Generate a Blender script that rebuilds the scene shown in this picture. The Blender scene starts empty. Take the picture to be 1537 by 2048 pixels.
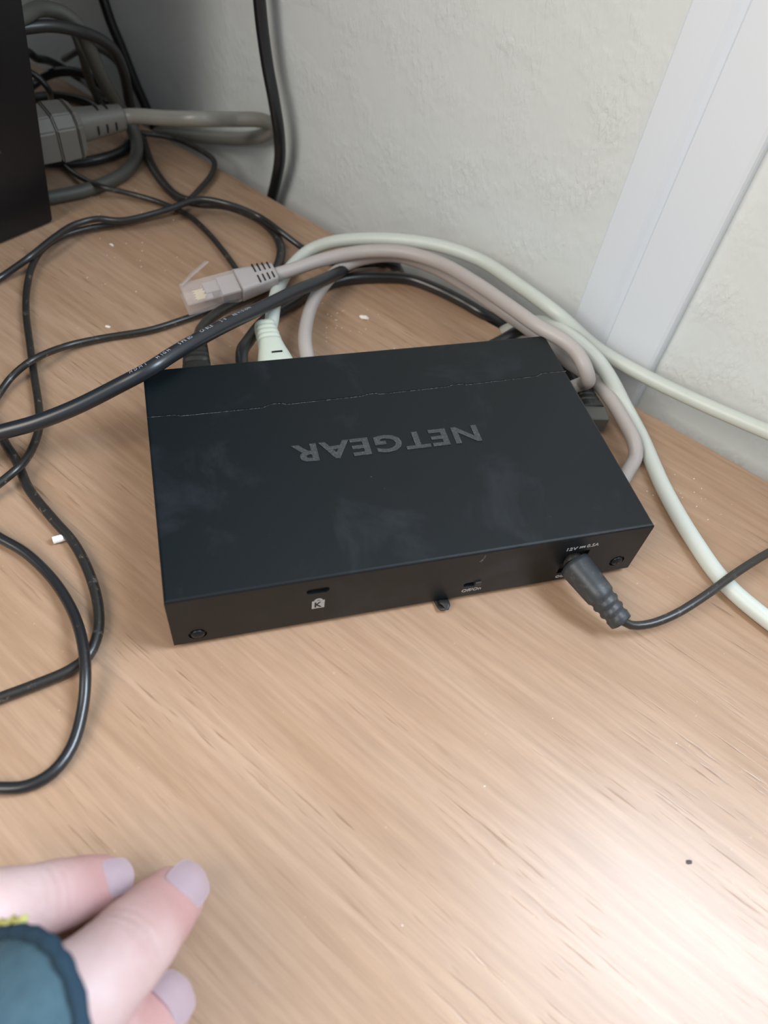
import bpy, bmesh, math, random
from mathutils import Vector, Matrix, noise
from mathutils.geometry import interpolate_bezier

# ------------------------------------------------------------------ camera, world, lights, exposure
SC = bpy.context.scene
COL = SC.collection
random.seed(7)

cam_data = bpy.data.cameras.new('camera')
camera = bpy.data.objects.new('camera', cam_data)
COL.objects.link(camera)
camera.matrix_world = Matrix([[0.963256, 0.135323, -0.232004, 0.014809], [-0.248121, 0.779063, -0.575758, -0.116085], [0.102833, 0.612167, 0.784013, 0.214241]] + [[0, 0, 0, 1]])
cam_data.sensor_fit = 'VERTICAL'
cam_data.sensor_height = 36.0
cam_data.sensor_width = 27.0
cam_data.lens = 26.1270
cam_data.clip_start = 0.01
cam_data.clip_end = 50
cam_data.dof.use_dof = True
cam_data.dof.focus_distance = 0.262
cam_data.dof.aperture_fstop = 10.5
SC.camera = camera

SC.view_settings.view_transform = 'Standard'
SC.view_settings.look = 'None'
SC.view_settings.gamma = 1.0
SC.view_settings.use_curve_mapping = False
SC.view_settings.exposure = 0.05

world = bpy.data.worlds.new('room_light')
SC.world = world
world.use_nodes = True
bg = world.node_tree.nodes['Background']
bg.inputs['Color'].default_value = (0.93, 0.97, 1.0, 1)
bg.inputs['Strength'].default_value = 0.42

def area(name, loc, target, sx, sy, power, color):
    l = bpy.data.lights.new(name, 'AREA')
    l.shape = 'RECTANGLE'; l.size = sx; l.size_y = sy
    l.energy = power; l.color = color
    o = bpy.data.objects.new(name, l)
    COL.objects.link(o)
    o.location = loc
    d = Vector(target) - Vector(loc)
    o.rotation_euler = d.to_track_quat('-Z', 'Y').to_euler()
    return o

# wall frame: A = point on the table's rear edge, U = along the wall, N = into the wall
A2, U2, N2 = Vector((0.07299, 0.25511) + (0,)), Vector((0.591355, -0.806411) + (0,)), Vector((0.806411, 0.591355) + (0,))
GAP = 0.020                     # slot between the table and the wall
def wp(s, d, z):                # s along the wall, d in front of the wall surface
    p = A2 + U2 * s + N2 * (GAP - d)
    return Vector((p.x, p.y, z))
WS0, WS1, WZ0, WZ1 = 0.29, 0.68, 0.30, 0.84     # window opening in the wall, right of the frame
wc = wp((WS0 + WS1) / 2, -0.012, (WZ0 + WZ1) / 2)
area('window_daylight', wc, wc - N2, WS1 - WS0 - .08, WZ1 - WZ0 - .08, 13.5, (0.74, 0.86, 1.0))
area('ceiling_lamp', (-1.00, -0.40, 1.15), (0, 0.15, 0), 1.0, 1.0, 22.0, (1.0, 0.92, 0.83))

# ------------------------------------------------------------------ helpers
def nt(m): return m.node_tree.nodes, m.node_tree.links
def mat(name, col, rough=0.5, spec=0.5, metal=0.0, noise_amt=0.0, noise_scale=200, bump=0.0, bump_scale=600,
        col2=None, trans=0.0, coat=0.0, speck=None, speck_scale=500, speck_lo=0.62, speck_hi=0.72, sss=0.0, ior=1.5):
    m = bpy.data.materials.new(name); m.use_nodes = True
    N, L = nt(m); b = N['Principled BSDF']
    b.inputs['Base Color'].default_value = (*col, 1)
    b.inputs['Roughness'].default_value = rough
    b.inputs['Specular IOR Level'].default_value = spec
    b.inputs['Metallic'].default_value = metal
    b.inputs['Transmission Weight'].default_value = trans
    b.inputs['Coat Weight'].default_value = coat
    b.inputs['IOR'].default_value = ior
    if sss:
        b.inputs['Subsurface Weight'].default_value = sss
        b.inputs['Subsurface Radius'].default_value = (1.0, 0.35, 0.2)
        b.inputs['Subsurface Scale'].default_value = 0.004
    tc = N.new('ShaderNodeTexCoord')
    last = None
    if col2 is not None or noise_amt:
        n = N.new('ShaderNodeTexNoise'); n.inputs['Scale'].default_value = noise_scale; n.inputs['Detail'].default_value = 6
        L.new(tc.outputs['Object'], n.inputs['Vector'])
        r = N.new('ShaderNodeValToRGB')
        r.color_ramp.elements[0].position = 0.3; r.color_ramp.elements[1].position = 0.7
        c2 = col2 if col2 is not None else tuple(min(1, c * (1 + noise_amt)) for c in col)
        r.color_ramp.elements[0].color = (*col, 1); r.color_ramp.elements[1].color = (*c2, 1)
        L.new(n.outputs['Fac'], r.inputs['Fac']); last = r.outputs['Color']
    if speck is not None:
        n = N.new('ShaderNodeTexNoise'); n.inputs['Scale'].default_value = speck_scale; n.inputs['Detail'].default_value = 8
        n.inputs['Roughness'].default_value = 0.65
        L.new(tc.outputs['Object'], n.inputs['Vector'])
        r = N.new('ShaderNodeValToRGB')
        r.color_ramp.elements[0].position = speck_lo; r.color_ramp.elements[1].position = speck_hi
        L.new(n.outputs['Fac'], r.inputs['Fac'])
        mx = N.new('ShaderNodeMix'); mx.data_type = 'RGBA'
        L.new(r.outputs['Color'], mx.inputs['Factor'])
        if last is not None: L.new(last, mx.inputs['A'])
        else: mx.inputs['A'].default_value = (*col, 1)
        mx.inputs['B'].default_value = (*speck, 1)
        last = mx.outputs['Result']
    if last is not None: L.new(last, b.inputs['Base Color'])
    if bump:
        n = N.new('ShaderNodeTexNoise'); n.inputs['Scale'].default_value = bump_scale; n.inputs['Detail'].default_value = 4
        L.new(tc.outputs['Object'], n.inputs['Vector'])
        bp = N.new('ShaderNodeBump'); bp.inputs['Strength'].default_value = bump; bp.inputs['Distance'].default_value = 0.0005
        L.new(n.outputs['Fac'], bp.inputs['Height']); L.new(bp.outputs['Normal'], b.inputs['Normal'])
    return m

def wood_mat():
    m = bpy.data.materials.new('beech_laminate'); m.use_nodes = True
    N, L = nt(m); b = N['Principled BSDF']
    tc = N.new('ShaderNodeTexCoord')
    mp = N.new('ShaderNodeMapping'); mp.vector_type = 'POINT'
    mp.inputs['Rotation'].default_value = (0, 0, -math.atan2(U2.y, U2.x))
    L.new(tc.outputs['Object'], mp.inputs['Vector'])
    def stretched(sx, sy, scale, detail, rough=0.6, dist=0.0):
        s = N.new('ShaderNodeMapping'); s.inputs['Scale'].default_value = (sx, sy, 1)
        L.new(mp.outputs['Vector'], s.inputs['Vector'])
        n = N.new('ShaderNodeTexNoise'); n.inputs['Scale'].default_value = scale
        n.inputs['Detail'].default_value = detail; n.inputs['Roughness'].default_value = rough
        n.inputs['Distortion'].default_value = dist
        L.new(s.outputs['Vector'], n.inputs['Vector'])
        return n.outputs['Fac']
    def ramp(f, p0, p1, c0, c1):
        r = N.new('ShaderNodeValToRGB')
        r.color_ramp.elements[0].position = p0; r.color_ramp.elements[1].position = p1
        r.color_ramp.elements[0].color = (*c0, 1); r.color_ramp.elements[1].color = (*c1, 1)
        L.new(f, r.inputs['Fac']); return r.outputs['Color']
    def mix(kind, fac, a, bb):
        x = N.new('ShaderNodeMix'); x.data_type = 'RGBA'; x.blend_type = kind
        if isinstance(fac, float): x.inputs['Factor'].default_value = fac
        else: L.new(fac, x.inputs['Factor'])
        L.new(a, x.inputs['A'])
        if isinstance(bb, tuple): x.inputs['B'].default_value = (*bb, 1)
        else: L.new(bb, x.inputs['B'])
        return x.outputs['Result']
    broad = ramp(stretched(6, 55, 1.0, 3, dist=0.6), 0.3, 0.72, (0.370, 0.236, 0.148), (0.452, 0.311, 0.216))
    fine = ramp(stretched(26, 420, 1.0, 5), 0.33, 0.66, (0.80, 0.77, 0.75), (1.06, 1.06, 1.06))
    c = mix('MULTIPLY', 0.8, broad, fine)
    streak = ramp(stretched(52, 900, 1.0, 2, 0.5), 0.60, 0.70, (0, 0, 0), (1, 1, 1))
    patch = ramp(stretched(9, 40, 1.0, 3), 0.45, 0.62, (0.1, 0.1, 0.1), (1, 1, 1))
    sp = mix('MULTIPLY', 1.0, streak, patch)
    c = mix('MIX', sp, c, (0.25, 0.15, 0.088))
    n = N.new('ShaderNodeTexNoise'); n.inputs['Scale'].default_value = 420; n.inputs['Detail'].default_value = 6
    L.new(tc.outputs['Object'], n.inputs['Vector'])
    dust = ramp(n.outputs['Fac'], 0.70, 0.80, (0, 0, 0), (0.5, 0.5, 0.5))
    c = mix('MIX', dust, c, (0.72, 0.62, 0.52))
    L.new(c, b.inputs['Base Color'])
    b.inputs['Roughness'].default_value = 0.34
    b.inputs['Specular IOR Level'].default_value = 0.5
    bp = N.new('ShaderNodeBump'); bp.inputs['Strength'].default_value = 0.25; bp.inputs['Distance'].default_value = 0.0003
    L.new(sp, bp.inputs['Height']); bp.invert = True
    L.new(bp.outputs['Normal'], b.inputs['Normal'])
    return m

def wall_mat():
    m = bpy.data.materials.new('textured_white_wall'); m.use_nodes = True
    N, L = nt(m); b = N['Principled BSDF']
    b.inputs['Base Color'].default_value = (0.76, 0.815, 0.82, 1)
    b.inputs['Roughness'].default_value = 0.6
    tc = N.new('ShaderNodeTexCoord')
    mp = N.new('ShaderNodeMapping'); mp.inputs['Rotation'].default_value = (0, 0.12, -math.atan2(U2.y, U2.x))
    mp.inputs['Scale'].default_value = (1, 1, 1)
    L.new(tc.outputs['Object'], mp.inputs['Vector'])
    sc = N.new('ShaderNodeMapping'); sc.inputs['Scale'].default_value = (520, 520, 210)
    L.new(mp.outputs['Vector'], sc.inputs['Vector'])
    n = N.new('ShaderNodeTexNoise'); n.inputs['Scale'].default_value = 1; n.inputs['Detail'].default_value = 5
    n.inputs['Distortion'].default_value = 0.5
    L.new(sc.outputs['Vector'], n.inputs['Vector'])
    n2 = N.new('ShaderNodeTexNoise'); n2.inputs['Scale'].default_value = 40; n2.inputs['Detail'].default_value = 3
    L.new(tc.outputs['Object'], n2.inputs['Vector'])
    mu = N.new('ShaderNodeMath'); mu.operation = 'MULTIPLY'
    r = N.new('ShaderNodeValToRGB'); r.color_ramp.elements[0].position = 0.42; r.color_ramp.elements[1].position = 0.66
    r.color_ramp.elements[0].color = (0.15, 0.15, 0.15, 1)
    L.new(n2.outputs['Fac'], r.inputs['Fac'])
    L.new(n.outputs['Fac'], mu.inputs[0]); L.new(r.outputs['Color'], mu.inputs[1])
    bp = N.new('ShaderNodeBump'); bp.inputs['Strength'].default_value = 0.55; bp.inputs['Distance'].default_value = 0.0015
    L.new(mu.outputs[0], bp.inputs['Height']); L.new(bp.outputs['Normal'], b.inputs['Normal'])
    return m

def case_mat():
    m = mat('black_painted_steel', (0.0025, 0.0058, 0.0082), 0.40, 0.33, bump=0.04, bump_scale=2500)
    N, L = nt(m); b = N['Principled BSDF']
    tc = N.new('ShaderNodeTexCoord')
    n = N.new('ShaderNodeTexNoise'); n.inputs['Scale'].default_value = 30; n.inputs['Detail'].default_value = 9
    n.inputs['Roughness'].default_value = 0.68
    n.inputs['Distortion'].default_value = 0.5
    L.new(tc.outputs['Object'], n.inputs['Vector'])
    r = N.new('ShaderNodeValToRGB'); r.color_ramp.elements[0].position = 0.54; r.color_ramp.elements[1].position = 0.82
    r.color_ramp.elements[0].color = (0.0025, 0.0058, 0.0082, 1); r.color_ramp.elements[1].color = (0.018, 0.023, 0.030, 1)
    L.new(n.outputs['Fac'], r.inputs['Fac'])
    n2 = N.new('ShaderNodeTexNoise'); n2.inputs['Scale'].default_value = 900; n2.inputs['Detail'].default_value = 2
    L.new(tc.outputs['Object'], n2.inputs['Vector'])
    r2 = N.new('ShaderNodeValToRGB'); r2.color_ramp.elements[0].position = 0.78; r2.color_ramp.elements[1].position = 0.84
    L.new(n2.outputs['Fac'], r2.inputs['Fac'])
    mx = N.new('ShaderNodeMix'); mx.data_type = 'RGBA'
    L.new(r2.outputs['Color'], mx.inputs['Factor']); L.new(r.outputs['Color'], mx.inputs['A'])
    mx.inputs['B'].default_value = (0.13, 0.14, 0.15, 1)
    L.new(mx.outputs['Result'], b.inputs['Base Color'])
    return m

M = {}
M['wood'] = wood_mat(); M['wall'] = wall_mat(); M['case'] = case_mat()
M['trim'] = mat('white_pvc', (0.80, 0.87, 0.95), 0.35)
M['floor'] = mat('grey_linoleum', (0.10, 0.10, 0.11), 0.6, noise_amt=0.3, noise_scale=20)
M['dark'] = mat('dark_recess', (0.004, 0.005, 0.006), 0.6)
M['logo'] = mat('gloss_black_lettering', (0.030, 0.036, 0.040), 0.28, 0.6, speck=(0.10, 0.108, 0.115), speck_scale=1400, speck_lo=0.50, speck_hi=0.72)
M['print'] = mat('pale_grey_print', (0.42, 0.42, 0.42), 0.6, speck=(0.12, 0.12, 0.12), speck_scale=3000, speck_lo=0.55, speck_hi=0.7)
M['cordprint'] = mat('faded_print', (0.36, 0.38, 0.42), 0.6, speck=(0.03, 0.03, 0.035), speck_scale=2500, speck_lo=0.56, speck_hi=0.7)
M['worn'] = mat('worn_bare_metal', (0.20, 0.215, 0.225), 0.45, metal=0.3, speck=(0.012, 0.016, 0.02), speck_scale=1500, speck_lo=0.42, speck_hi=0.55)
dusty = dict(speck=(0.22, 0.19, 0.15), speck_scale=420, speck_lo=0.58, speck_hi=0.78)
M['thin'] = mat('dusty_black_pvc', (0.020, 0.019, 0.018), 0.34, 0.6, **dusty)
M['thin2'] = mat('black_pvc', (0.016, 0.017, 0.019), 0.3, 0.6, speck=(0.10, 0.09, 0.075), speck_scale=500, speck_lo=0.62, speck_hi=0.8)
M['hdmi'] = mat('satin_black_pvc', (0.014, 0.018, 0.024), 0.33, 0.7, speck=(0.24, 0.24, 0.22), speck_scale=600, speck_lo=0.68, speck_hi=0.76)
M['power'] = mat('smooth_black_pvc', (0.010, 0.012, 0.015), 0.3, 0.6)
M['olive'] = mat('olive_grey_pvc', (0.085, 0.085, 0.075), 0.5)
M['grey'] = mat('grey_pvc', (0.235, 0.23, 0.205), 0.33, 0.6)
M['greyd'] = mat('grey_moulded_plastic', (0.15, 0.145, 0.13), 0.5)
M['mauve'] = mat('mauve_grey_pvc', (0.42, 0.385, 0.37), 0.45, noise_amt=0.08, noise_scale=60)
M['mauveb'] = mat('mauve_grey_boot', (0.38, 0.35, 0.345), 0.5)
M['ivory'] = mat('ivory_pvc', (0.57, 0.62, 0.58), 0.42, noise_amt=0.05, noise_scale=60)
M['mint'] = mat('pale_green_white_pvc', (0.56, 0.62, 0.54), 0.45)
M['blackplug'] = mat('black_rubber', (0.018, 0.018, 0.017), 0.5, speck=(0.07, 0.065, 0.06), speck_scale=700, speck_lo=0.55, speck_hi=0.75)
M['dc'] = mat('dark_slate_rubber', (0.030, 0.036, 0.042), 0.45, speck=(0.09, 0.085, 0.08), speck_scale=500, speck_lo=0.52, speck_hi=0.75)
M['clear'] = mat('clear_polycarbonate', (0.96, 0.94, 0.94), 0.06, trans=0.96, ior=1.36)
b_ = M['clear'].node_tree.nodes['Principled BSDF']
b_.inputs['Transmission Weight'].default_value = 0; b_.inputs['Alpha'].default_value = 0.36
b_.inputs['Base Color'].default_value = (0.62, 0.57, 0.56, 1); b_.inputs['Roughness'].default_value = 0.15
M['gold'] = mat('gold_contact', (0.95, 0.82, 0.52), 0.35, metal=0.2)
M['box'] = mat('satin_black_casing', (0.006, 0.006, 0.008), 0.32, 0.4)
M['skin'] = mat('skin', (0.50, 0.335, 0.315), 0.5, 0.35, noise_scale=70, col2=(0.60, 0.455, 0.445), bump=0.25, bump_scale=700, sss=0.25)
M['nail'] = mat('fingernail', (0.72, 0.58, 0.63), 0.26, 0.6)
M['sleeve'] = mat('teal_knit', (0.050, 0.095, 0.125), 0.9, 0.15, noise_scale=300, col2=(0.065, 0.118, 0.150), bump=0.6, bump_scale=1500)
M['hem'] = mat('dark_teal_hem', (0.022, 0.045, 0.070), 0.9, 0.15, bump=0.8, bump_scale=1200)
M['yellow'] = mat('yellow_thread', (0.42, 0.42, 0.13), 0.8, bump=0.5, bump_scale=1500)
M['white'] = mat('white_plastic', (0.82, 0.82, 0.82), 0.5)
M['crumb'] = mat('white_plaster', (0.80, 0.76, 0.70), 0.8)
M['desk_leg'] = mat('grey_steel', (0.2, 0.2, 0.2), 0.5)
M['spot'] = mat('dark_stain', (0.07, 0.05, 0.045), 0.6)

def link(name, me, m, parent=None):
    o = bpy.data.objects.new(name, me); COL.objects.link(o)
    if m is not None: me.materials.clear(); me.materials.append(m)
    if parent: o.parent = parent
    return o
def obj(name, bm, m, parent=None, smooth=False):
    bmesh.ops.recalc_face_normals(bm, faces=bm.faces)
    me = bpy.data.meshes.new(name); bm.to_mesh(me); bm.free()
    if smooth:
        for p in me.polygons: p.use_smooth = True
    return link(name, me, m, parent)
def empty(name, loc, label, cat, group=None):
    o = bpy.data.objects.new(name, None); COL.objects.link(o); o.location = loc
    o.empty_display_size = 0.01
    o['label'] = label; o['category'] = cat
    if group: o['group'] = group
    return o
def tag(o, label, cat, group=None):
    o['label'] = label; o['category'] = cat
    if group: o['group'] = group
    return o
def struct(o): o['kind'] = 'structure'; return o
def keep(o, root):                       # parent without moving
    o.parent = root; o.matrix_parent_inverse = Matrix.Translation(root.location).inverted(); return o
def evaluated(o):
    dg = bpy.context.evaluated_depsgraph_get(); dg.update()
    me = bpy.data.meshes.new_from_object(o.evaluated_get(dg)); return me
def bake(o):
    me = evaluated(o); o.modifiers.clear(); old = o.data; o.data = me; bpy.data.meshes.remove(old); return o
def box(bm, x0, x1, y0, y1, z0, z1, mtx=None):
    vs = [bm.verts.new((x, y, z)) for z in (z0, z1) for y in (y0, y1) for x in (x0, x1)]
    for f in ((0, 2, 3, 1), (4, 5, 7, 6), (0, 1, 5, 4), (2, 6, 7, 3), (0, 4, 6, 2), (1, 3, 7, 5)):
        bm.faces.new([vs[i] for i in f])
    if mtx: bmesh.ops.transform(bm, matrix=mtx, verts=vs)
    return vs
def bevelled(bm, w, seg=2):
    bmesh.ops.bevel(bm, geom=list(bm.edges), offset=w, segments=seg, affect='EDGES', profile=0.7)
def rbox(name, x0, x1, y0, y1, z0, z1, w, m, parent=None, mtx=None, seg=2):
    bm = bmesh.new(); box(bm, x0, x1, y0, y1, z0, z1); bevelled(bm, w, seg)
    if mtx: bmesh.ops.transform(bm, matrix=mtx, verts=bm.verts)
    return obj(name, bm, m, parent)
def spline(pts, step=0.0022):
    P = [Vector(p) for p in pts]
    if len(P) == 2: return [P[0].lerp(P[1], i / 6) for i in range(7)]
    P = [P[0] * 2 - P[1]] + P + [P[-1] * 2 - P[-2]]
    out = []
    for i in range(1, len(P) - 2):
        a, b, c, d = P[i - 1:i + 3]
        # centripetal Catmull-Rom
        t0 = 0; t1 = max((b - a).length ** .5, 1e-5); t2 = t1 + max((c - b).length ** .5, 1e-5); t3 = t2 + max((d - c).length ** .5, 1e-5)
        n = max(2, int((c - b).length / step))
        for k in range(n):
            t = t1 + (t2 - t1) * k / n
            A1 = a * ((t1 - t) / (t1 - t0)) + b * ((t - t0) / (t1 - t0))
            A_ = b * ((t2 - t) / (t2 - t1)) + c * ((t - t1) / (t2 - t1))
            A3 = c * ((t3 - t) / (t3 - t2)) + d * ((t - t2) / (t3 - t2))
            B1 = A1 * ((t2 - t) / (t2 - t0)) + A_ * ((t - t0) / (t2 - t0))
            B2 = A_ * ((t3 - t) / (t3 - t1)) + A3 * ((t - t1) / (t3 - t1))
            out.append(B1 * ((t2 - t) / (t2 - t1)) + B2 * ((t - t1) / (t2 - t1)))
    out.append(P[-2]); return out
def sweep(bm, path, radii, sides=14, flat=1.0, up=None, cap=True, power=2.0):
    """sweeps a (super)elliptic section; flat = second axis / first axis; up = direction of the second axis"""
    n = len(path); rings = []
    prev = None
    for i, p in enumerate(path):
        t = (path[min(i + 1, n - 1)] - path[max(i - 1, 0)]).normalized()
        if up is not None: ref = Vector(up)
        elif prev is None: ref = Vector((0, 0, 1)) if abs(t.z) < .9 else Vector((1, 0, 0))
        else: ref = prev
        s = t.cross(ref).normalized(); v = s.cross(t).normalized(); prev = v
        r = radii[i] if isinstance(radii, (list, tuple)) else radii
        f = flat[i] if isinstance(flat, (list, tuple)) else flat
        ring = []
        for k in range(sides):
            a = 2 * math.pi * k / sides; c, sn = math.cos(a), math.sin(a)
            c = math.copysign(abs(c) ** (2 / power), c); sn = math.copysign(abs(sn) ** (2 / power), sn)
            ring.append(bm.verts.new(p + s * (r * c) + v * (r * f * sn)))
        rings.append(ring)
    for a, b in zip(rings, rings[1:]):
        for k in range(sides):
            bm.faces.new((a[k], a[(k + 1) % sides], b[(k + 1) % sides], b[k]))
    if cap: bm.faces.new(rings[0][::-1]); bm.faces.new(rings[-1])
    return rings
def tube(name, pts, r, m, parent=None, sides=14, step=0.0022):
    bm = bmesh.new(); sweep(bm, spline(pts, step), r, sides)
    o = obj(name, bm, m, None, True)
    if parent: keep(o, parent)
    return o
def cable(name, pts, r, m, label, cat='cable', step=0.0022):
    o = tube(name, pts, r, m, None, 14, step); return tag(o, label, cat)
def frame(loc, axis, up=(0, 0, 1)):      # X = axis, Z ~ up
    x = Vector(axis).normalized(); y = Vector(up).cross(x).normalized(); z = x.cross(y)
    m = Matrix((x, y, z)).transposed().to_4x4(); m.translation = Vector(loc); return m
def text_mesh(body, size, depth, bold=0.0, space=1.0, shear=0.0):
    c = bpy.data.curves.new('t', 'FONT'); c.body = body; c.size = size; c.extrude = depth / 2
    c.offset = bold; c.space_character = space; c.align_x = 'CENTER'; c.align_y = 'CENTER'; c.resolution_u = 3; c.shear = shear
    o = bpy.data.objects.new('t', c); COL.objects.link(o)
    me = evaluated(o); bpy.data.objects.remove(o); bpy.data.curves.remove(c)
    return me
def text(name, body, size, depth, m, mtx, bold=0.0, space=1.0, parent=None, width=None, height=None):
    me = text_mesh(body, size, depth, bold, space)
    xs = [v.co.x for v in me.vertices]; ys = [v.co.y for v in me.vertices]
    cx, cy = (max(xs) + min(xs)) / 2, (max(ys) + min(ys)) / 2
    sx = width / (max(xs) - min(xs)) if width else 1
    sy = height / (max(ys) - min(ys)) if height else sx if width else 1
    me.transform(mtx @ Matrix.Diagonal((sx, sy, 1, 1)) @ Matrix.Translation((-cx, -cy, 0)))
    return link(name, me, m, parent)

# ------------------------------------------------------------------ the setting
def wall_piece(bm, s0, s1, z0, z1, d0=0.0, d1=-0.12):
    vs = []
    for z in (z0, z1):
        for d in (d0, d1):
            for s in (s0, s1): vs.append(bm.verts.new(wp(s, d, z)))
    for f in ((0, 2, 3, 1), (4, 5, 7, 6), (0, 1, 5, 4), (2, 6, 7, 3), (0, 4, 6, 2), (1, 3, 7, 5)):
        bm.faces.new([vs[i] for i in f])
bm = bmesh.new()
wall_piece(bm, -1.6, WS0, -0.74, 2.1); wall_piece(bm, WS1, 2.2, -0.74, 2.1)
wall_piece(bm, WS0, WS1, -0.74, WZ0); wall_piece(bm, WS0, WS1, WZ1, 2.1)
bmesh.ops.remove_doubles(bm, verts=bm.verts, dist=1e-5)
struct(obj('wall_back', bm, M['wall']))
bm = bmesh.new()
for a in ((WS0, WS0 + .04, WZ0, WZ1), (WS1 - .04, WS1, WZ0, WZ1), (WS0 + .04, WS1 - .04, WZ0, WZ0 + .04), (WS0 + .04, WS1 - .04, WZ1 - .04, WZ1)):
    wall_piece(bm, *a, 0.002, -0.03)
win = struct(obj('window_1', bm, M['trim']))
bm = bmesh.new(); box(bm, -1.6, 2.0, -2.6, 1.6, -0.78, -0.74); struct(obj('floor', bm, M['floor']))

# two vertical white trunking profiles on the wall
def profile(name, pts, z0, z1):
    bm = bmesh.new()
    a = [bm.verts.new(wp(s, d, z0)) for s, d in pts]; b = [bm.verts.new(wp(s, d, z1)) for s, d in pts]
    n = len(pts)
    for i in range(n): bm.faces.new((a[i], a[(i + 1) % n], b[(i + 1) % n], b[i]))
    bm.faces.new(a[::-1]); bm.faces.new(b)
    o = obj(name, bm, M['trim']); return struct(o)
TS = [0.1722, 0.1903, 0.2150]
profile('trim_1', [(TS[0], 0), (TS[0], .0022), (TS[0] + .0006, .0028), (TS[0] + .006, .0029), (TS[0] + .010, .0026), (TS[0] + .013, .0020), (TS[0] + .0155, .0011), (TS[1] - .0008, .0008), (TS[1], .0007), (TS[1], 0)], -0.30, 1.9)
profile('trim_2', [(TS[1] + .0002, 0), (TS[1] + .0002, .0040), (TS[1] + .001, .0050), (TS[2] - .0026, .0050), (TS[2] - .0012, .0044), (TS[2] - .0004, .0034), (TS[2], .002), (TS[2], 0)], -0.30, 1.9)

# the table
desk = empty('table', (0.0, 0.0, -0.74), 'beech laminate table top pushed close to the white wall', 'table')
bm = bmesh.new()
def edge_pt(s, d=0): p = A2 + U2 * s - N2 * d; return (p.x, p.y)
outline = [edge_pt(-0.75), edge_pt(1.05), edge_pt(1.05, 0.80), edge_pt(-0.75, 0.80)]
lo = [bm.verts.new((x, y, -0.025)) for x, y in outline]; hi = [bm.verts.new((x, y, 0)) for x, y in outline]
for i in range(4): bm.faces.new((lo[i], lo[(i + 1) % 4], hi[(i + 1) % 4], hi[i]))
bm.faces.new(lo[::-1]); bm.faces.new(hi)
bmesh.ops.bevel(bm, geom=list(bm.edges), offset=0.0006, segments=2, affect='EDGES')
keep(obj('tabletop', bm, M['wood']), desk)
for s in (-0.70, 0.96):
    bm = bmesh.new()
    q = [edge_pt(s, .05), edge_pt(s + .04, .05), edge_pt(s + .04, .75), edge_pt(s, .75)]
    a = [bm.verts.new((x, y, -0.74)) for x, y in q]; b = [bm.verts.new((x, y, -0.025)) for x, y in q]
    for i in range(4): bm.faces.new((a[i], a[(i + 1) % 4], b[(i + 1) % 4], b[i]))
    bm.faces.new(a[::-1]); bm.faces.new(b)
    keep(obj('leg', bm, M['desk_leg']), desk)

# ------------------------------------------------------------------ the network switch
DW, DD, Z0, Z1 = 0.158, 0.0982, 0.002, 0.0277
sw = empty('network_switch', (0, 0, 0), 'flat black metal network switch with NETGEAR lettering on its lid', 'network switch')
seam_px = [(-0.00038, 0.07456, 0.0277), (0.00967, 0.07427, 0.0277), (0.01128, 0.07354, 0.0277), (0.03933, 0.07347, 0.0277), (0.04238, 0.07492, 0.0277), (0.04625, 0.07474, 0.0277), (0.04771, 0.07389, 0.0277),
           (0.07534, 0.07416, 0.0277), (0.07776, 0.07487, 0.0277), (0.08099, 0.07494, 0.0277), (0.08214, 0.07424, 0.0277), (0.10875, 0.07451, 0.0277), (0.11037, 0.07524, 0.0277), (0.11474, 0.07518, 0.0277), (0.11591, 0.07446, 0.0277),
           (0.1454, 0.07529, 0.0277), (0.14781, 0.07654, 0.0277), (0.1589, 0.07647, 0.0277)]
seam = [(p[0], p[1]) for p in seam_px]
seam[0] = (0.0, seam[0][1]); seam[-1] = (DW, seam[-1][1])
def shell(side, g):
    s = [(x, y + (g if side > 0 else -g)) for x, y in seam]
    poly = ([(0, 0), (DW, 0)] + s[::-1]) if side < 0 else (s + [(DW, DD), (0, DD)])
    bm = bmesh.new(); R = 0.0009; rings = []
    for z, i in ((Z0, 0.0004), (Z0 + 0.0004, 0), (Z1 - R, 0), (Z1 - R * .62, R * .08), (Z1 - R * .29, R * .29), (Z1 - R * .08, R * .62), (Z1, R)):
        ring = []
        for x, y in poly:
            xx = min(max(x, i), DW - i)
            yy = max(y, i) if side < 0 else min(y, DD - i)
            ring.append(bm.verts.new((xx, yy, z)))
        rings.append(ring)
    n = len(poly)
    for a, b in zip(rings, rings[1:]):
        for k in range(n): bm.faces.new((a[k], a[(k + 1) % n], b[(k + 1) % n], b[k]))
    bm.faces.new(rings[0][::-1]); bm.faces.new(rings[-1])
    return bm
lid = obj('lid', shell(-1, 0.00016), M['case'], sw)
rear = obj('rear_cover', shell(1, 0.00016), M['case'], sw)
bm = bmesh.new(); box(bm, .0012, DW - .0012, 0.002, DD - .012, Z0 + .0006, Z1 - .0006)
# openings in the front face
def cutter(shapes):
    bm = bmesh.new()
    for s in shapes: s(bm)
    me = bpy.data.meshes.new('c'); bmesh.ops.recalc_face_normals(bm, faces=bm.faces); bm.to_mesh(me); bm.free()
    o = bpy.data.objects.new('c', me); COL.objects.link(o); return o
def slot(bm, cx, cz, w, h, depth, n=8):
    r = h / 2; pts = []
    for k in range(n + 1):
        a = -math.pi / 2 + math.pi * k / n; pts.append((cx + w / 2 - r + r * math.cos(a), cz + r * math.sin(a)))
    for k in range(n + 1):
        a = math.pi / 2 + math.pi * k / n; pts.append((cx - w / 2 + r + r * math.cos(a), cz + r * math.sin(a)))
    a = [bm.verts.new((x, -0.001, z)) for x, z in pts]; b = [bm.verts.new((x, depth, z)) for x, z in pts]
    m = len(pts)
    for i in range(m): bm.faces.new((a[i], a[(i + 1) % m], b[(i + 1) % m], b[i]))
    bm.faces.new(a); bm.faces.new(b[::-1])
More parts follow.
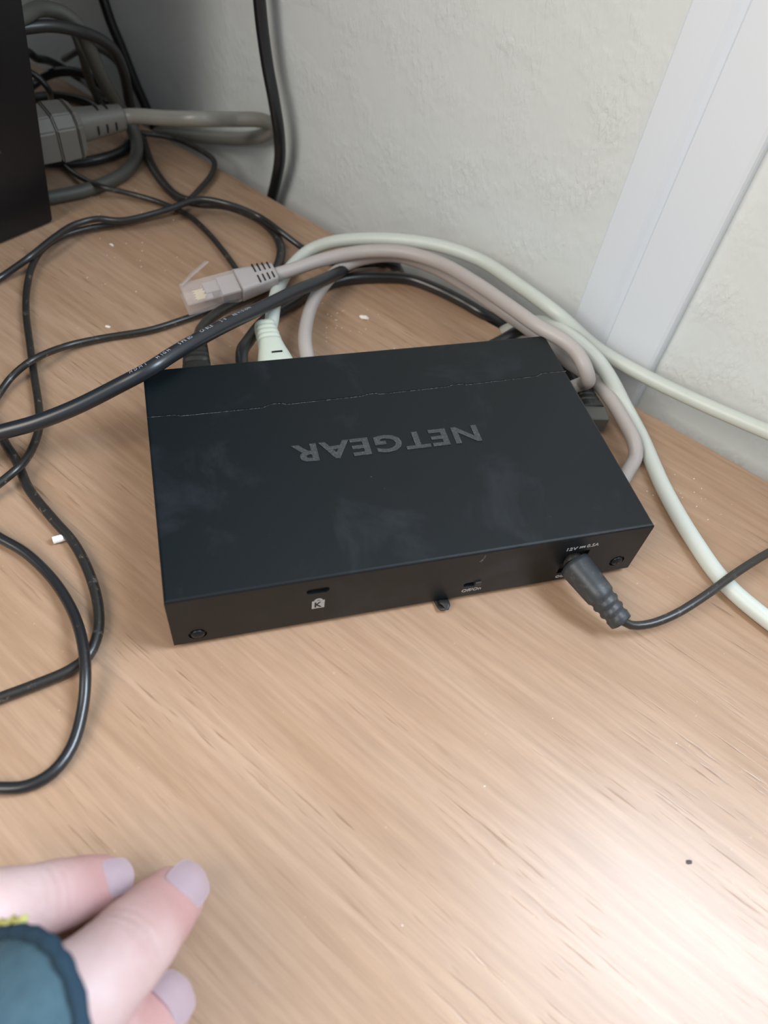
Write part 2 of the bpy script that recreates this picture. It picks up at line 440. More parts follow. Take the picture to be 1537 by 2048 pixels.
cut = cutter([lambda b: slot(b, 0.0446, 0.0209, 0.0072, 0.0029, 0.0016),
              lambda b: slot(b, 0.0970, 0.0093, 0.0062, 0.0024, 0.0016),
              lambda b: box(b, 0.1285, 0.1372, -0.001, 0.0020, 0.0068, 0.0189),
              lambda b: slot(b, 0.0076, 0.0070, 0.0056, 0.0056, 0.0006, 12),
              lambda b: slot(b, 0.1512, 0.0084, 0.0056, 0.0056, 0.0006, 12)])
md = lid.modifiers.new('b', 'BOOLEAN'); md.operation = 'DIFFERENCE'; md.object = cut; md.solver = 'EXACT'
bake(lid); bpy.data.objects.remove(cut)
# socket floors and details inside the openings
def plate(name, x0, x1, z0, z1, y, t, m): return rbox(name, x0, x1, y, y + t, z0, z1, min(t, .0002) * .9, m, sw)
bm = bmesh.new(); box(bm, 0.0415, 0.0478, 0.0011, 0.00155, 0.0196, 0.0222); obj('lock_slot', bm, M['dark'], sw)
bm = bmesh.new(); box(bm, 0.0945, 0.0995, 0.0011, 0.00155, 0.0083, 0.0103); obj('switch_slot', bm, M['dark'], sw)
rbox('switch_slider', 0.0978, 0.1000, -0.0006, 0.0012, 0.0083, 0.0103, 0.0003, M['blackplug'], sw)
bm = bmesh.new(); box(bm, 0.1287, 0.1370, 0.0014, 0.0019, 0.0070, 0.0187)
sweep(bm, [Vector((0.1328, 0.0013, 0.0128)), Vector((0.1328, -0.0008, 0.0128))], 0.0036, 20)
obj('power_socket', bm, M['blackplug'], sw)
for x, z in ((0.0076, 0.0070), (0.1512, 0.0084)):
    bm = bmesh.new()
    rad = [0.0020, 0.0022, 0.0019, 0.0013]; ys = [0.0005, 0.0000, -0.0004, -0.0006]
    sweep(bm, [Vector((x, y, z)) for y in ys], rad, 18)
    s = obj('screw', bm, M['case'], sw, True)
    bm = bmesh.new(); box(bm, x - .0010, x + .0010, -.00070, -.00055, z - .00022, z + .00022); box(bm, x - .00022, x + .00022, -.00072, -.00056, z - .0010, z + .0010)
    obj('cross_recess', bm, M['dark'], s)
# worn bright paint along the seam and the front edge
bm = bmesh.new()
def strip(bm, pts, w, z0, z1):
    for (a, b) in zip(pts, pts[1:]):
        vs = [bm.verts.new((x, y, z)) for z in (z0, z1) for x, y in (a, b, (b[0], b[1] - w), (a[0], a[1] - w))]
        for f in ((3, 2, 1, 0), (4, 5, 6, 7), (0, 1, 5, 4), (1, 2, 6, 5), (2, 3, 7, 6), (3, 0, 4, 7)): bm.faces.new([vs[i] for i in f])
strip(bm, [(x, y - .00016) for x, y in seam], 0.00020, Z1 - .0001, Z1 + 0.00003)
obj('worn_seam_edge', bm, M['worn'], sw)
# raised glossy lettering, reading from the rear side
rot180 = Matrix.Rotation(math.pi, 4, 'Z')
text('logo_lettering', 'NETGEAR', 0.010, 0.0004, M['logo'], Matrix.Translation((0.0790, 0.0496, Z1 + 0.00006)) @ rot180, bold=0.00028, space=1.12, parent=sw, width=0.0668, height=0.0080)
# printed marks on the front face
fr = lambda x, z: Matrix.Translation((x, -0.00004, z)) @ Matrix.Rotation(math.pi / 2, 4, 'X')
text('switch_lettering', 'Off/On', 0.003, 0.00006, M['print'], fr(0.0974, 0.0058), bold=0.00004, parent=sw, width=0.0070, height=0.0017)
text('voltage_lettering', '12V', 0.003, 0.00006, M['print'], fr(0.1298, 0.0212), bold=0.00003, parent=sw, width=0.0038, height=0.0017)
text('voltage_lettering', '0.5A', 0.003, 0.00006, M['print'], fr(0.1373, 0.0216), bold=0.00003, parent=sw, width=0.0044, height=0.0017)
bm = bmesh.new(); box(bm, 0.1324, 0.1345, -0.00007, 0, 0.0215, 0.0218)
for k in range(3): box(bm, 0.1324 + .0008 * k, 0.1328 + .0008 * k + .0001, -0.00007, 0, 0.0209, 0.0212)
obj('current_symbol', bm, M['print'], sw)
# lock icon: padlock body with a K and a shackle
bm = bmesh.new()
def ringpart(bm, cx, cz, r0, r1, a0, a1, n=12, y0=-.00007, y1=0):
    pr = None
    for k in range(n + 1):
        a = math.radians(a0 + (a1 - a0) * k / n); c, s = math.cos(a), math.sin(a)
        q = [bm.verts.new((cx + r * c, y, cz + r * s)) for y in (y0, y1) for r in (r0, r1)]
        if pr:
            for i, j in ((0, 1), (1, 3), (3, 2), (2, 0)): bm.faces.new((pr[i], pr[j], q[j], q[i]))
        pr = q
ringpart(bm, 0.0449, 0.0149, 0.0007, 0.0014, 0, 180)
Lx0, Lx1, Lz0, Lz1 = 0.0429, 0.0469, 0.0107, 0.0150
bmesh.ops.remove_doubles(bm, verts=bm.verts, dist=1e-7)
box(bm, Lx0, Lx1, -.00007, 0, Lz0, Lz1)
ls_ = obj('lock_symbol', bm, M['print'], sw)
text('letter', 'K', 0.003, 0.00004, M['dark'], Matrix.Translation((0, -0.00006, 0)) @ fr(0.0449, 0.01285), bold=.00008, parent=ls_, width=0.0023, height=0.0030)
# plug polarity symbol
bm = bmesh.new()
for cx in (0.1296, 0.1313): ringpart(bm, cx, 0.0046, 0.0004, 0.0008, 0, 360, 14)
box(bm, 0.1300, 0.1340, -.00006, 0, 0.0045, 0.0048)
obj('polarity_symbol', bm, M['print'], sw)
# pale scuff below the lid edge
bm = bmesh.new()
sweep(bm, [Vector((0.0982, -0.00003, 0.0262)), Vector((0.0977, -0.00005, 0.0240)), Vector((0.0970, -0.00003, 0.0225))], [0.00025, 0.00035, 0.0005], 8, 0.15, up=(0, 1, 0))
obj('scuff_mark', bm, M['worn'], sw)
for x, y in ((.012, .012), (DW - .012, .012), (.012, DD - .012), (DW - .012, DD - .012)):
    bm = bmesh.new(); sweep(bm, [Vector((x, y, 0)), Vector((x, y, Z0 + .0006))], 0.005, 16); obj('rubber_foot', bm, M['blackplug'], sw)
PX = [(0.01858, 0.11674, 0.014)[0], (0.03618, 0.11439, 0.014)[0], (0.05009, 0.11436, 0.014)[0], (0.06264, 0.11423, 0.014)[0]]
for k in range(8):
    x = PX[0] + (PX[3] - PX[0]) / 3 * k if k < 4 else PX[3] + 0.0160 * (k - 3)
    bm = bmesh.new(); y1 = DD + .0004
    for a in ((-.0072, -.0060, .0062, .0215), (.0060, .0072, .0062, .0215), (-.0060, .0060, .0062, .0074), (-.0060, .0060, .0203, .0215)):
        box(bm, x + a[0], x + a[1], DD - .004, y1, a[2], a[3])
    obj('port_frame', bm, M['greyd'], sw)

# ------------------------------------------------------------------ plugs
def ribbed_boot(bm, mtx, length, w0, w1, h0, h1, sides=20, power=3.2, ribs=(), rib_d=0.0006):
    """boot along local +X from x=0 (thick) to x=length (thin)"""
    n = 40; path = []; rw = []; fl = []
    for i in range(n + 1):
        t = i / n; x = t * length; w = w0 + (w1 - w0) * t; h = h0 + (h1 - h0) * t
        for rx in ribs:
            if abs(x - rx) < .0005: w -= rib_d; h -= rib_d
        path.append(Vector((x, 0, 0))); rw.append(w / 2); fl.append(h / w)
    vs0 = len(bm.verts)
    rings = sweep(bm, path, rw, sides, fl, up=(0, 0, 1), power=power)
    bmesh.ops.transform(bm, matrix=mtx, verts=[v for r in rings for v in r])
def slits(bm, mtx, xs, halfw, z, w=.0005, y0=None, y1=None):
    for x in xs: box(bm, x - w / 2, x + w / 2, y0, y1, z - .0004, z + .0002, mtx)

def plug_body(name, m, mtx, parent, length=0.021):
    """clear modular plug along local -X from x=0, with latch, contacts and cores"""
    bm = bmesh.new(); box(bm, -length, 0, -.0058, .0058, -.0040, .0040, mtx)
    bmesh.ops.bevel(bm, geom=list(bm.edges), offset=0.0004, segments=1, affect='EDGES')
    o = obj(name, bm, m); keep(o, parent)
    bm = bmesh.new()
    a = [Vector((-length + .001, 0, -.0042)), Vector((-length * .55, 0, -.0056)), Vector((-.0010, 0, -.0080))]
    rings = sweep(bm, a, .0030, 8, .16, up=(0, 0, 1), power=4)
    bmesh.ops.transform(bm, matrix=mtx, verts=[v for r in rings for v in r])
    keep(obj('latch', bm, m), o) if False else None
    lt = obj('latch', bm, m); lt.parent = o
    return o

# cables that end at the switch's ports
# 1: black patch cord, leftmost port
c1 = empty('patch_cord', (PX[0], DD, 0), 'dusty black network cable plugged into the left-most port, running under the thick cable', 'cable')
keep(tube('cord', [(0.00908, 0.32125, 0.004), (0.00985, 0.3097, 0.003), (0.01398, 0.28065, 0.003), (0.02275, 0.25587, 0.0035), (0.03274, 0.24202, 0.0075), (0.0457, 0.23875, 0.0075), (0.05988, 0.23385, 0.0035), (0.0665, 0.22144, 0.003), (0.068, 0.20649, 0.003), (0.06447, 0.19269, 0.003),
     (0.05801, 0.18064, 0.003), (0.04878, 0.1696, 0.004), (0.0376, 0.16014, 0.006), (0.02982, 0.15142, 0.008), (0.02412, 0.14118, 0.0105), (0.02172, 0.13098, 0.0135), (0.02049, 0.12617, 0.014)], .0023, M['thin'], None), c1)
mt = frame((PX[0], DD + .0015, .0140), (0.06, 1, 0.0))
bm = bmesh.new(); ribbed_boot(bm, mt, .0275, .0124, .0092, .0098, .0076, ribs=(.0135, .0165, .0195, .0225), rib_d=.0016)
bt = obj('plug_boot', bm, M['blackplug'], None, True); keep(bt, c1)
bm = bmesh.new(); box(bm, PX[0] - .0058, PX[0] + .0058, DD - .002, DD + .0016, .0098, .0180); keep(obj('plug_body', bm, M['clear']), c1)
# 2: thick black cord, second port
c2 = empty('patch_cord', (PX[1], DD, 0), 'thick black cable curving from the second port to the table edge', 'cable')
keep(tube('cord', [(PX[1], DD + .001, .014), (0.0376, 0.11904, 0.014), (0.04165, 0.13025, 0.0105), (0.05176, 0.1509, 0.004), (0.06484, 0.16214, 0.003), (0.07868, 0.17263, 0.003), (0.09376, 0.17806, 0.003), (0.10863, 0.17851, 0.003), (0.1248, 0.17521, 0.003), (0.1359, 0.16644, 0.003), (0.14574, 0.15521, 0.003),
     (0.15372, 0.14611, 0.002), (0.16518, 0.14422, -0.004), (0.17979, 0.15804, -0.02), (0.20739, 0.19658, -0.06)], .0026, M['thin2'], None), c2)
bm = bmesh.new(); box(bm, PX[1] - .0058, PX[1] + .0058, DD - .002, DD + .0030, .0100, .0180)
bmesh.ops.bevel(bm, geom=list(bm.edges), offset=0.0004, segments=1, affect='EDGES'); keep(obj('plug_body', bm, M['clear']), c2)
# 3: pale green-white patch cord
c3 = empty('patch_cord', (PX[2], DD, 0), 'greenish white network cable with flared ribbed boot in the third port, arching beside the wall', 'cable')
keep(tube('cord', [(PX[2] - .0005, DD + .030, .0148), (0.05208, 0.13534, 0.015), (0.05599, 0.15178, 0.0125), (0.06276, 0.17542, 0.0055), (0.07168, 0.1913, 0.004), (0.08022, 0.19819, 0.006), (0.09013, 0.19508, 0.012), (0.1045, 0.18724, 0.018), (0.11888, 0.17881, 0.022), (0.13523, 0.16935, 0.024), (0.1506, 0.15684, 0.024),
     (0.16235, 0.13601, 0.024), (0.1722, 0.11439, 0.024), (0.18937, 0.10317, 0.0132), (0.20338, 0.08407, 0.01262), (0.21818, 0.06388, 0.01428), (0.22817, 0.05026, 0.01617), (0.24048, 0.03008, 0.02078), (0.25134, 0.0119, 0.02609)], .0030, M['ivory'], None), c3)
mt = frame((PX[2], DD + .0012, .0140), (-0.03, 1, 0.02))
bm = bmesh.new()
prof = [(0, .0150), (.010, .0146), (.014, .0132), (.018, .0112), (.021, .0102)]
for k in range(4): x_ = .0222 + .0028 * k; prof += [(x_, .0099 - .0003 * k), (x_ + .0005, .0091 - .0003 * k), (x_ + .0010, .0091 - .0003 * k), (x_ + .0015, .0099 - .0003 * k)]
prof += [(.0335, .0088), (.0340, .0074)]
rr_ = sweep(bm, [Vector((x_, 0, 0)) for x_, w_ in prof], [w_ / 2 for x_, w_ in prof], 24, [min(1, .0100 / w_) for x_, w_ in prof], up=(0, 0, 1), power=3.0)
bmesh.ops.transform(bm, matrix=mt, verts=bm.verts)
keep(obj('plug_boot', bm, M['mint'], None, True), c3)
bm = bmesh.new(); slits(bm, mt, (.0125,), 0, .0052, .0006, -.0030, .0012); keep(obj('slot_mark', bm, M['dark']), c3)
# 4: mauve-grey patch cord, fourth port, runs round to the right side
c4 = empty('patch_cord', (PX[3], DD, 0), 'mauve grey network cable from the fourth port, looping round behind and beside the switch', 'cable')
keep(tube('cord', [(PX[3], DD + .001, .014), (0.06365, 0.12064, 0.014), (0.06646, 0.13411, 0.012), (0.07248, 0.1515, 0.01), (0.08068, 0.16524, 0.01), (0.09159, 0.17688, 0.0105), (0.10215, 0.18039, 0.012), (0.11729, 0.17834, 0.014), (0.13162, 0.16703, 0.015), (0.14207, 0.1488, 0.017), (0.15167, 0.12887, 0.018), (0.16217, 0.11689, 0.015),
     (0.16961, 0.1095, 0.012), (0.17446, 0.10005, 0.0105), (0.17853, 0.09265, 0.01), (0.18234, 0.08487, 0.01), (0.18397, 0.07335, 0.01), (0.18473, 0.06168, 0.009), (0.18457, 0.05226, 0.008), (0.18401, 0.04773, 0.005), (0.1789, 0.04246, 0.0034), (0.1718, 0.03666, 0.003), (0.166, 0.036, 0.0030)], .0029, M['mauve'], None), c4)
bm = bmesh.new(); box(bm, PX[3] - .0058, PX[3] + .0058, DD - .002, DD + .0030, .0100, .0180); keep(obj('plug_body', bm, M['clear']), c4)

# loose grey patch cord with a clear plug lying over the black cables
c5 = empty('patch_cord', (0.04221, 0.16616, 0.012), 'loose mauve grey network cable ending in an unplugged clear connector', 'cable')
pa, pb, pc = Vector((0.05804, 0.16975, 0.0135)), Vector((0.04214, 0.16546, 0.0125)), Vector((0.01834, 0.16049, 0.0105))
keep(tube('cord', [tuple(pa), (0.0663, 0.17196, 0.014), (0.08098, 0.17674, 0.015), (0.0952, 0.17787, 0.017), (0.1064, 0.17575, 0.019), (0.11908, 0.1703, 0.021), (0.13186, 0.15785, 0.023), (0.14132, 0.13797, 0.026), (0.14963, 0.1175, 0.028), (0.15666, 0.10153, 0.029),
     (0.16347, 0.09338, 0.0285), (0.16665, 0.08645, 0.028), (0.16824, 0.07951, 0.026), (0.1706, 0.07739, 0.021), (0.17348, 0.08392, 0.012), (.1640, .0860, .0075), (.1605, .1000, .0060), (.172, .118, .006)], .0030, M['mauve'], None), c5)
ax = (pa - pb).normalized()
upv = Vector((0.10, -0.30, 1.0))
mt = frame(pb, pa - pb, upv)
bl = (pa - pb).length + .001
bm = bmesh.new(); ribbed_boot(bm, mt, bl, .0128, .0092, .0098, .0080, power=5)
bo = obj('plug_boot', bm, M['mauveb'], None, True); keep(bo, c5)
bm = bmesh.new()
for k in range(4):
    x = bl * (.50 + .13 * k); hw = .0064 - .0018 * x / bl
    box(bm, x - .0003, x + .0003, -hw + .0010, -.0008, .0035, .0049 - .0009 * x / bl + .00025, mt)
    box(bm, x - .0003, x + .0003, .0010, hw - .0002, .0035, .0049 - .0009 * x / bl + .00025, mt)
keep(obj('boot_slits', bm, M['dark']), c5)
mp_ = frame(pb, pb - pc, upv)
Lp = (pc - pb).length
bm = bmesh.new(); box(bm, -Lp, 0, -.0058, .0058, -.0040, .0040, mp_)
bmesh.ops.bevel(bm, geom=list(bm.edges), offset=0.0004, segments=1, affect='EDGES')
pbod = obj('plug_body', bm, M['clear']); keep(pbod, c5)
bm = bmesh.new(); rr = sweep(bm, [Vector((-Lp + .001, .0052, .0030)), Vector((-Lp * .75, .0072, .0052)), Vector((-Lp * .40, .0105, .0072))], .0026, 8, .2, up=(0, .7, .7), power=4)
bmesh.ops.transform(bm, matrix=mp_, verts=[v for r in rr for v in r]); lt = obj('latch', bm, M['clear']); keep(lt, c5)
bm = bmesh.new()
for k in range(8): box(bm, -Lp + .0050 - (k % 2) * .0007, -Lp + .0085 + (k % 3) * .0005, -.0034 + k * .00062, -.0034 + k * .00062 + .0004, .0016, .0026, mp_)
keep(obj('contacts', bm, M['gold']), c5)
bm = bmesh.new(); box(bm, -Lp * .34, -.0002, -.0046, .0044, -.0030, .0030, mp_)
box(bm, -Lp * .60, -Lp * .34, -.0010, .0044, -.0030, .0020, mp_)
rr = sweep(bm, [Vector((-Lp * .50, -.0006, 0)), Vector((-Lp + .0080, -.0006, 0))], .0026, 12, .5, up=(0, 0, 1))
bmesh.ops.transform(bm, matrix=mp_, verts=[v for r in rr for v in r])
keep(obj('inner_cores', bm, M['mauveb']), c5)

# ivory cable coming up through the gap and running down the right side of the table
cable('network_cable', [(0.18663, 0.19222, -0.05), (0.16771, 0.15091, -0.015), (0.1615, 0.13156, 0.004), (0.16438, 0.12588, 0.011), (0.16794, 0.12009, 0.016), (0.17111, 0.11181, 0.0195), (0.17386, 0.10391, 0.021), (0.17795, 0.09586, 0.0205), (0.18129, 0.08924, 0.019), (0.18599, 0.08181, 0.014), (0.19038, 0.07293, 0.0075), (0.1926, 0.05896, 0.0035), (0.18911, 0.03067, 0.003), (0.1885, 0.00636, 0.003), (0.19041, -0.01296, 0.003),
      (0.19785, -0.02996, 0.003), (0.20829, -0.04571, 0.003), (0.22063, -0.05936, 0.003)], .0031, M['ivory'], 'ivory network cable lying along the right side of the table top')

# long black HDMI cable with printed text
hd = empty('video_cable', (-0.0228, 0.09121, 0.02), 'thick satin black video cable with printed text crossing the rear left corner of the switch', 'cable')
hd_pts = [(-0.07195, 0.08346, 0.01), (-0.05983, 0.08488, 0.014), (-0.04916, 0.08415, 0.018), (-0.03725, 0.08394, 0.021), (-0.02356, 0.08591, 0.0245), (-0.0078, 0.09015, 0.029), (0.00295, 0.09303, 0.0325), (0.01207, 0.10038, 0.0325), (0.02767, 0.1155, 0.029), (0.04511, 0.13259, 0.0235), (0.06451, 0.14966, 0.019), (0.07766, 0.16037, 0.0155), (0.08917, 0.17248, 0.011), (0.09884, 0.18531, 0.0065), (0.11047, 0.19159, 0.0046), (0.11883, 0.18659, 0.0046), (0.12588, 0.19564, -0.006), (0.14163, 0.23412, -0.04)]
keep(tube('cord', hd_pts, .0027, M['hdmi'], None), hd)
# printed letters wrapped on the cord
sp = spline(hd_pts, .0006)
cum = [0]
for a, b in zip(sp, sp[1:]): cum.append(cum[-1] + (b - a).length)
def at_len(s):
    import bisect
    i = min(max(bisect.bisect_left(cum, s), 1), len(sp) - 2); return sp[i], (sp[i + 1] - sp[i - 1]).normalized()
anchor = Vector((-0.00388, 0.09184, 0.03)); i0 = min(range(len(sp)), key=lambda i: (sp[i] - anchor).length)
s0 = cum[i0]; camdir = None
cpos = camera.matrix_world.translation
bmt = bmesh.new(); sadv = 0
line = 'HDMI   HIGH   SPEED   CABLE   2.0   REVISION'
for chx in line:
    if chx != ' ':
        adv = {'I': .00085, 'M': .0021, '.': .0007, 'E': .0014, 'L': .0013, 'N': .0018, 'G': .0018, 'H': .0018, 'D': .0017, 'O': .0018}.get(chx, .0016)
        p, t = at_len(s0 + sadv + adv / 2)
        out_ = Vector((0.07, 0.20, 1.0)); out_ = (out_ - t * out_.dot(t)).normalized()
        me = text_mesh(chx, .0019, .00008, .0)
        xs = [v.co.x for v in me.vertices]; ys = [v.co.y for v in me.vertices]
        cx, cy = (max(xs) + min(xs)) / 2, (max(ys) + min(ys)) / 2
        yv = out_.cross(t).normalized()
        mt = Matrix((t, yv, out_)).transposed().to_4x4(); mt.translation = p + out_ * .00270
        for v in me.vertices:      # bend each glyph around the round jacket
            x, y = v.co.x - cx, v.co.y - cy; a = y / .0027
            v.co = Vector((x, math.sin(a) * .0027, math.cos(a) * .0027 - .0027 + v.co.z))
        me.transform(mt); bmt.from_mesh(me); bpy.data.meshes.remove(me)
        sadv += adv
    else: sadv += .0013
keep(obj('printed_text', bmt, M['cordprint']), hd)

# ------------------------------------------------------------------ thin black cables on the left
cable('thin_cable', [(0.00188, 0.32077, 0.006), (0.0092, 0.31823, 0.006), (0.02553, 0.31812, 0.003), (0.03923, 0.30397, 0.003), (0.04547, 0.29159, 0.003), (0.04285, 0.27796, 0.003), (0.03502, 0.26324, 0.003), (0.02663, 0.24687, 0.0055), (0.01837, 0.24316, 0.0045), (0.00586, 0.23938, 0.003), (-0.00784, 0.23458, 0.0028), (-0.02011, 0.23136, 0.003), (-0.03143, 0.22637, 0.003), (-0.03975, 0.21803, 0.003), (-0.04493, 0.20355, 0.0035), (-0.04734, 0.18797, 0.0023),
      (-0.04727, 0.17036, 0.0023), (-0.04515, 0.14877, 0.0023), (-0.04322, 0.13022, 0.0023), (-0.04123, 0.11285, 0.0023), (-0.04068, 0.10199, 0.0023), (-0.04252, 0.09055, 0.003), (-0.04532, 0.07879, 0.0065), (-0.05212, 0.07242, 0.0055), (-0.06196, 0.06629, 0.003)], .0015, M['thin'],
      'thin dusty black cable with a tight kink, running down the left edge')
cable('thin_cable', [(-0.07182, 0.18178, 0.0023), (-0.05867, 0.19614, 0.0023), (-0.04546, 0.20449, 0.0065), (-0.03586, 0.21628, 0.0075), (-0.02643, 0.22691, 0.0076), (-0.01585, 0.23152, 0.0074), (-0.00453, 0.22965, 0.0072), (0.0158, 0.2347, 0.0085), (0.0332, 0.23823, 0.0115), (0.04758, 0.23216, 0.0115), (0.06056, 0.22754, 0.0075), (0.06905, 0.21556, 0.0065), (0.07755, 0.20733, 0.003), (0.08642, 0.1954, 0.0025), (0.09895, 0.19002, 0.0025), (0.11145, 0.18961, 0.0025), (0.12206, 0.19398, -0.002), (0.1367, 0.22595, -0.03)], .0015, M['thin2'],
      'thin black cable arching over the others to the table edge under the grey cables')
cable('thin_cable', [(-0.04769, 0.31115, 0.008), (-0.03551, 0.29799, 0.0045), (-0.03154, 0.29168, 0.0023), (-0.02392, 0.27695, 0.004), (-0.01288, 0.26196, 0.0065), (0.00034, 0.2589, 0.004), (0.01394, 0.25253, 0.0025), (0.02643, 0.24032, 0.0023), (0.03453, 0.22397, 0.0023), (0.03995, 0.20848, 0.0023), (0.04466, 0.19168, 0.0023), (0.04695, 0.18125, 0.0023), (0.04446, 0.17316, 0.0023), (0.03798, 0.16833, 0.0023), (0.02783, 0.16264, 0.0023), (0.0177, 0.15821, 0.0023), (0.00257, 0.15254, 0.0023),
      (-0.01784, 0.14946, 0.0023), (-0.03138, 0.1446, 0.0035), (-0.04332, 0.1336, 0.0066), (-0.0506, 0.12874, 0.004), (-0.05527, 0.12184, 0.0023), (-0.06136, 0.10514, 0.0023)], .0014, M['thin'],
      'thin dusty black cable looping under the unplugged connector and back to the left edge')
cable('thin_cable', [(-0.06411, 0.12171, 0.0023), (-0.05619, 0.10435, 0.0023), (-0.05214, 0.09398, 0.0023), (-0.04811, 0.08493, 0.0023), (-0.04357, 0.07093, 0.0023), (-0.03557, 0.05614, 0.0023), (-0.02905, 0.04497, 0.0023), (-0.02437, 0.03194, 0.0023), (-0.02191, 0.01901, 0.0023), (-0.02216, 0.00908, 0.0023), (-0.02522, 0.00154, 0.0023), (-0.03036, -0.0021, 0.0023), (-0.04002, -0.00499, 0.0023), (-0.04937, -0.00715, 0.0023), (-0.05971, -0.00943, 0.0023)], .0017, M['thin'],
      'dusty black cable curving around the white plastic bit left of the switch')
cable('thin_cable', [(-0.06177, 0.0603, 0.0023), (-0.05203, 0.05098, 0.0023), (-0.0441, 0.04359, 0.0023), (-0.03547, 0.03135, 0.0025), (-0.02917, 0.01719, 0.004), (-0.02596, 0.00422, 0.0062), (-0.0253, -0.00577, 0.006), (-0.02678, -0.01615, 0.0035), (-0.03007, -0.02616, 0.0023), (-0.03499, -0.03219, 0.0023), (-0.04128, -0.03451, 0.0023), (-0.04816, -0.03352, 0.0023), (-0.05817, -0.03048, 0.0023)], .0017, M['thin2'],
      'smooth black cable making the wide bend nearest the hand')

# ------------------------------------------------------------------ cables by the wall and the black box
cable('power_cable', [(0.06798, 0.27546, 0.1097), (0.06963, 0.27321, 0.09012), (0.07064, 0.27183, 0.07665), (0.07237, 0.26864, 0.06084), (0.07453, 0.26399, 0.04689), (0.07655, 0.26209, 0.03205), (0.07746, 0.26508, 0.01771), (0.07628, 0.27006, 0.00284), (0.07395, 0.27578, -0.01333), (0.07094, 0.28158, -0.03699), (0.06771, 0.28599, -0.07085)], .0030, M['power'],
      'thick glossy black cable hanging down the wall into the gap behind the table')
cable('power_cable', [(-0.00964, 0.37624, 0.07944), (-0.00154, 0.3652, 0.05879), (0.0014, 0.36287, 0.04435), (0.00485, 0.36155, 0.03249), (0.00896, 0.35934, 0.01641), (0.01343, 0.35747, 0.00198), (0.01717, 0.3549, -0.01143), (0.0195, 0.35173, -0.03308)], .0028, M['power'],
      'thick black cable slanting down the wall at the upper left')
cable('black_cable', [(-0.03761, 0.26558, 0.075), (-0.03176, 0.26898, 0.075), (-0.02094, 0.27435, 0.074), (-0.0107, 0.28034, 0.07), (-0.00187, 0.28957, 0.063), (0.00285, 0.29713, 0.055), (0.00533, 0.30336, 0.043), (0.00545, 0.31084, 0.028), (0.00561, 0.31824, 0.012), (0.00315, 0.31363, 0.0045), (-0.00223, 0.30473, 0.003), (-0.01509, 0.29624, 0.003), (-0.02642, 0.29368, 0.003), (-0.03682, 0.29473, 0.003), (-0.04617, 0.29728, 0.003)], .0026, M['thin2'],
      'black cable arching high behind the black box and returning beneath the grey plug')
cable('olive_cable', [(-0.03607, 0.2606, 0.08), (-0.03047, 0.26883, 0.08), (-0.0242, 0.28217, 0.078), (-0.0166, 0.28623, 0.075), (-0.01128, 0.28706, 0.07), (-0.00825, 0.28893, 0.06), (-0.00565, 0.29352, 0.047), (-0.00193, 0.30177, 0.032), (0.00333, 0.31198, 0.016), (0.00613, 0.30706, 0.009), (0.00516, 0.2971, 0.0045), (-0.00056, 0.28309, 0.0035), (-0.00943, 0.27305, 0.0035), (-0.02153, 0.26507, 0.0035), (-0.03715, 0.25953, 0.0035), (-0.04978, 0.25673, 0.0035)], .0033, M['olive'],
      'olive grey cable hooping behind the black box and lying on the table in front')
cable('black_cable', [(-0.04376, 0.31973, 0.06), (-0.03743, 0.32555, 0.06), (-0.02929, 0.33034, 0.06), (-0.02231, 0.3327, 0.058), (-0.01725, 0.33193, 0.053), (-0.01487, 0.32821, 0.045), (-0.01453, 0.3388, 0.03), (-0.01409, 0.35322, 0.015), (-0.01195, 0.35971, 0.004), (-0.0085, 0.34335, 0.003)], .0022, M['olive'],
      'dark grey cable forming the innermost high arch behind the black box')
cable('black_cable', [(-0.05382, 0.37003, 0.03), (-0.04503, 0.36629, 0.028), (-0.04254, 0.37391, 0.022), (-0.03747, 0.38775, 0.015), (-0.03105, 0.3951, 0.008), (-0.02276, 0.39364, 0.003), (-0.01451, 0.37685, 0.003), (-0.0079, 0.36191, 0.003)], .0022, M['thin2'],
      'black cable lying along the far table edge')
cable('black_cable', [(-0.0555, 0.36978, 0.004), (-0.04717, 0.38046, 0.006), (-0.03939, 0.38136, 0.01), (-0.02967, 0.3787, 0.013), (-0.0209, 0.37675, 0.013), (-0.01308, 0.37236, 0.011), (-0.00728, 0.36745, 0.007), (-0.00212, 0.35515, 0.004), (0.00324, 0.34245, 0.003), (0.00556, 0.33398, 0.003)], .0026, M['thin2'],
      'black cable in the low arch just behind the grey power plug')
cable('black_cable', [(-0.05839, 0.36833, 0.003), (-0.04823, 0.36946, 0.003), (-0.03901, 0.37126, 0.003), (-0.0283, 0.36857, 0.003), (-0.01763, 0.36143, 0.003), (-0.01099, 0.35134, 0.003)], .0024, M['thin2'],
      'black cable lying flat on the table directly behind the grey plug')
cable('thin_cable', [(-0.04102, 0.29194, 0.05), (-0.03699, 0.29394, 0.047), (-0.0337, 0.29417, 0.044), (-0.03126, 0.29392, 0.04), (-0.03185, 0.30398, 0.03), (-0.03601, 0.33465, 0.01), (-0.03715, 0.34113, 0.003)], .0015, M['thin2'],
      'very thin black wire curling down onto the grey plug')
cable('pale_cable', [(-0.03128, 0.4142, 0.00572), (-0.02479, 0.40198, 0.01331), (-0.01624, 0.39032, 0.02137), (-0.00765, 0.38198, 0.02383), (0.00106, 0.37348, 0.02003), (0.00498, 0.36815, 0.01137), (0.00491, 0.36992, -0.00208), (0.00417, 0.37262, -0.01513)], .0020, M['olive'],
      'dull grey cable drooping against the wall left of the slanting black cable')

